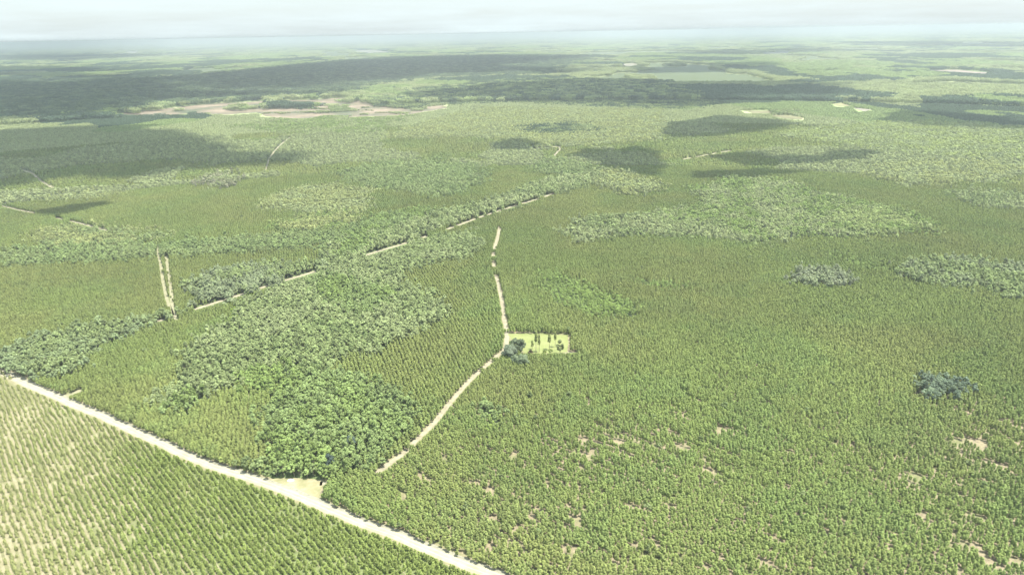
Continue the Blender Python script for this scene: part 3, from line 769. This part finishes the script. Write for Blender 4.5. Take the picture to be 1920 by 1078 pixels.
me = link_mesh('ground', V, F, [])
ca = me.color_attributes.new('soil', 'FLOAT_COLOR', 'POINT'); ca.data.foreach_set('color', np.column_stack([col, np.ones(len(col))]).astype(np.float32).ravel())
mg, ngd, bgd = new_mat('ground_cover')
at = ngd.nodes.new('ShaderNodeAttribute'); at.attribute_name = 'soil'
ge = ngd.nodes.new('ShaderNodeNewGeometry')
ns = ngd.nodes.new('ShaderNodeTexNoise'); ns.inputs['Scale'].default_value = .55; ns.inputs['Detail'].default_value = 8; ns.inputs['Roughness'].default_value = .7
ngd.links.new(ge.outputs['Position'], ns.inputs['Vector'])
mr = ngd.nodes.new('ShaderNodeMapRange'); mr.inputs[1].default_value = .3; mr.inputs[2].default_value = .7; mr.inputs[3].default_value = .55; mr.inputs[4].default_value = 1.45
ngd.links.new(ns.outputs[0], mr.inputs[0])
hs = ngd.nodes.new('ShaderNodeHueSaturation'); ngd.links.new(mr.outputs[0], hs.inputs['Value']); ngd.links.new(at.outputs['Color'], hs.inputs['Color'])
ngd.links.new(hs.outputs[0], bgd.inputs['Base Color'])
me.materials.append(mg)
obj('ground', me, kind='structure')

# sandy strips raked between the young rows
def row_strips():
    ang = math.radians(-49); c, s = math.cos(ang), math.sin(ang); V = []; F = []
    rs2 = np.random.RandomState(12)
    for i in range(-200, 80):
        v0 = (i + .5) * 2.1
        u = np.arange(-420, 420, 1.6)
        vv = v0 + (fbm(u / 40, u * 0 + v0 / 40, 1) - .5) * 2.5
        X = u * c - vv * s; Y = u * s + vv * c
        px, py = proj(X, Y, 0 * X)
        kk = (Y > 60) & (py > 700) & below_main(px, py - 14) & in_view(px, py, 250, 200) & (px < 1000)
        l = np.clip((430 - px) / 430, 0, 1); nn = fbm(u / 9, u * 0 + v0 * 1.7, 9)
        wv = np.where(kk, (.42 * l + .12) * (1 + 1.6 * (nn - .5)) * (nn > .50 - .16 * l), 0)
        for q in range(len(u) - 1):
            if wv[q] > .1 or wv[q + 1] > .1:
                b = len(V)
                for p_, sg in ((q, 1), (q, -1), (q + 1, -1), (q + 1, 1)):
                    vvv = vv[p_] + sg * max(wv[p_], .02)
                    V.append((u[p_] * c - vvv * s, u[p_] * s + vvv * c, .004))
                F.append((b, b + 1, b + 2, b + 3))
    return V, F
V, F = row_strips()
obj('sand_strips', link_mesh('sand_strips', V, F, [noise_mat('raked_sand', [(.12, .115, .055), (.17, .155, .09), (.21, .185, .125)], .5, 7, (.3, .7))]), kind='structure')

# ------------------------------------------------------------------ clouds that throw the shadows
mcl, ncl, bcl = new_mat('cloud_vapour'); bcl.inputs['Base Color'].default_value = (.9, .9, .9, 1); bcl.inputs['Roughness'].default_value = 1
tp = ncl.nodes.new('ShaderNodeBsdfTransparent'); ms = ncl.nodes.new('ShaderNodeMixShader'); ms.inputs[0].default_value = .97
da = ncl.nodes.new('ShaderNodeAttribute'); da.attribute_name = 'dens'; ncl.links.new(da.outputs['Fac'], ms.inputs[0])
ncl.links.new(tp.outputs[0], ms.inputs[1]); ncl.links.new(bcl.outputs[0], ms.inputs[2]); ncl.links.new(ms.outputs[0], ncl.nodes['Material Output'].inputs[0])
ALT = 1000.0
off = SUN * (ALT / SUN.z)
for ci, P in enumerate(SHADE):
    Q = np.array([np.array(unproj(*p, 6.0)) for p in P])
    x0, y0 = Q.min(0); x1, y1 = Q.max(0); nxg = 80; nyg = 80
    gx_, gy_ = np.meshgrid(np.linspace(x0 - 20, x1 + 20, nxg), np.linspace(y0 - 20, y1 + 20, nyg), indexing='ij')
    amp = .16 * min(x1 - x0, y1 - y0); sc_ = .22 * min(x1 - x0, y1 - y0)
    qx = gx_ + (fbm(gx_ / sc_, gy_ / sc_, ci) - .5) * amp * 2; qy = gy_ + (fbm(gx_ / sc_, gy_ / sc_, ci + 40) - .5) * amp * 2
    inside = inpoly(qx.ravel(), qy.ravel(), Q).reshape(nxg, nyg)
    # thickness grows away from the rim
    dist = inside.astype(float); acc = inside.astype(float)
    for _ in range(12):
        e = acc.copy()
        e[1:-1, 1:-1] = np.minimum.reduce([acc[1:-1, 1:-1], acc[:-2, 1:-1], acc[2:, 1:-1], acc[1:-1, :-2], acc[1:-1, 2:]])
        e[0] = e[-1] = 0; e[:, 0] = e[:, -1] = 0
        acc = e; dist += acc
    th = np.sqrt(dist / 13) * min(180, .25 * min(x1 - x0, y1 - y0)) * (.5 + fbm(gx_ / 90, gy_ / 90, ci + 7))
    V = []; F = []; idt = {}; idb = {}; DN = []
    dn = np.clip((dist + (fbm(gx_ / 60, gy_ / 60, ci + 3) - .5) * 5) / 4, .15, .992)
    for a in range(nxg):
        for b in range(nyg):
            if inside[a, b]:
                idb[a, b] = len(V); V.append((gx_[a, b] + off.x, gy_[a, b] + off.y, ALT))
                idt[a, b] = len(V); V.append((gx_[a, b] + off.x, gy_[a, b] + off.y, ALT + .5 + th[a, b])); DN += [1 - math.sqrt(1 - dn[a, b])] * 2
    for a in range(nxg - 1):
        for b in range(nyg - 1):
            c4 = [(a, b), (a + 1, b), (a + 1, b + 1), (a, b + 1)]
            if all(c in idt for c in c4):
                F.append(tuple(idt[c] for c in c4)); F.append(tuple(idb[c] for c in c4[::-1]))
                for p, q in ((0, 1), (1, 2), (2, 3), (3, 0)):
                    (ax, ay), (bx, by) = c4[p], c4[q]
                    # neighbour cell across this edge
                    ca_, cb_ = {0: (a, b - 1), 1: (a + 1, b), 2: (a, b + 1), 3: (a - 1, b)}[p]
                    cc = [(ca_, cb_), (ca_ + 1, cb_), (ca_ + 1, cb_ + 1), (ca_, cb_ + 1)]
                    if not all(c in idt for c in cc):
                        F.append((idb[c4[p]], idb[c4[q]], idt[c4[q]], idt[c4[p]]))
    if F:
        cme = link_mesh('cloud', V, F, [mcl], smooth=False)
        da_ = cme.attributes.new('dens', 'FLOAT', 'POINT'); da_.data.foreach_set('value', np.array(DN, np.float32))
        obj('cloud', cme, kind='structure')

# ------------------------------------------------------------------ haze
bm = bmesh.new(); bmesh.ops.create_cube(bm, size=1)
for v in bm.verts: v.co = Vector((v.co.x * 190000, v.co.y * 190000, 189 * (v.co.z + .5) - 1.5))
me = bpy.data.meshes.new('haze'); bm.to_mesh(me); bm.free()
mh = bpy.data.materials.new('haze'); mh.use_nodes = True; nh = mh.node_tree; nh.nodes.clear()
oh = nh.nodes.new('ShaderNodeOutputMaterial'); pv = nh.nodes.new('ShaderNodeVolumePrincipled')
pv.inputs['Color'].default_value = (.415, .462, .495, 1); pv.inputs['Density'].default_value = 1.3e-4; pv.inputs['Anisotropy'].default_value = .1
nh.links.new(pv.outputs[0], oh.inputs['Volume']); me.materials.append(mh)
obj('haze', me, kind='stuff', label='pale summer haze over the whole landscape', category='haze')
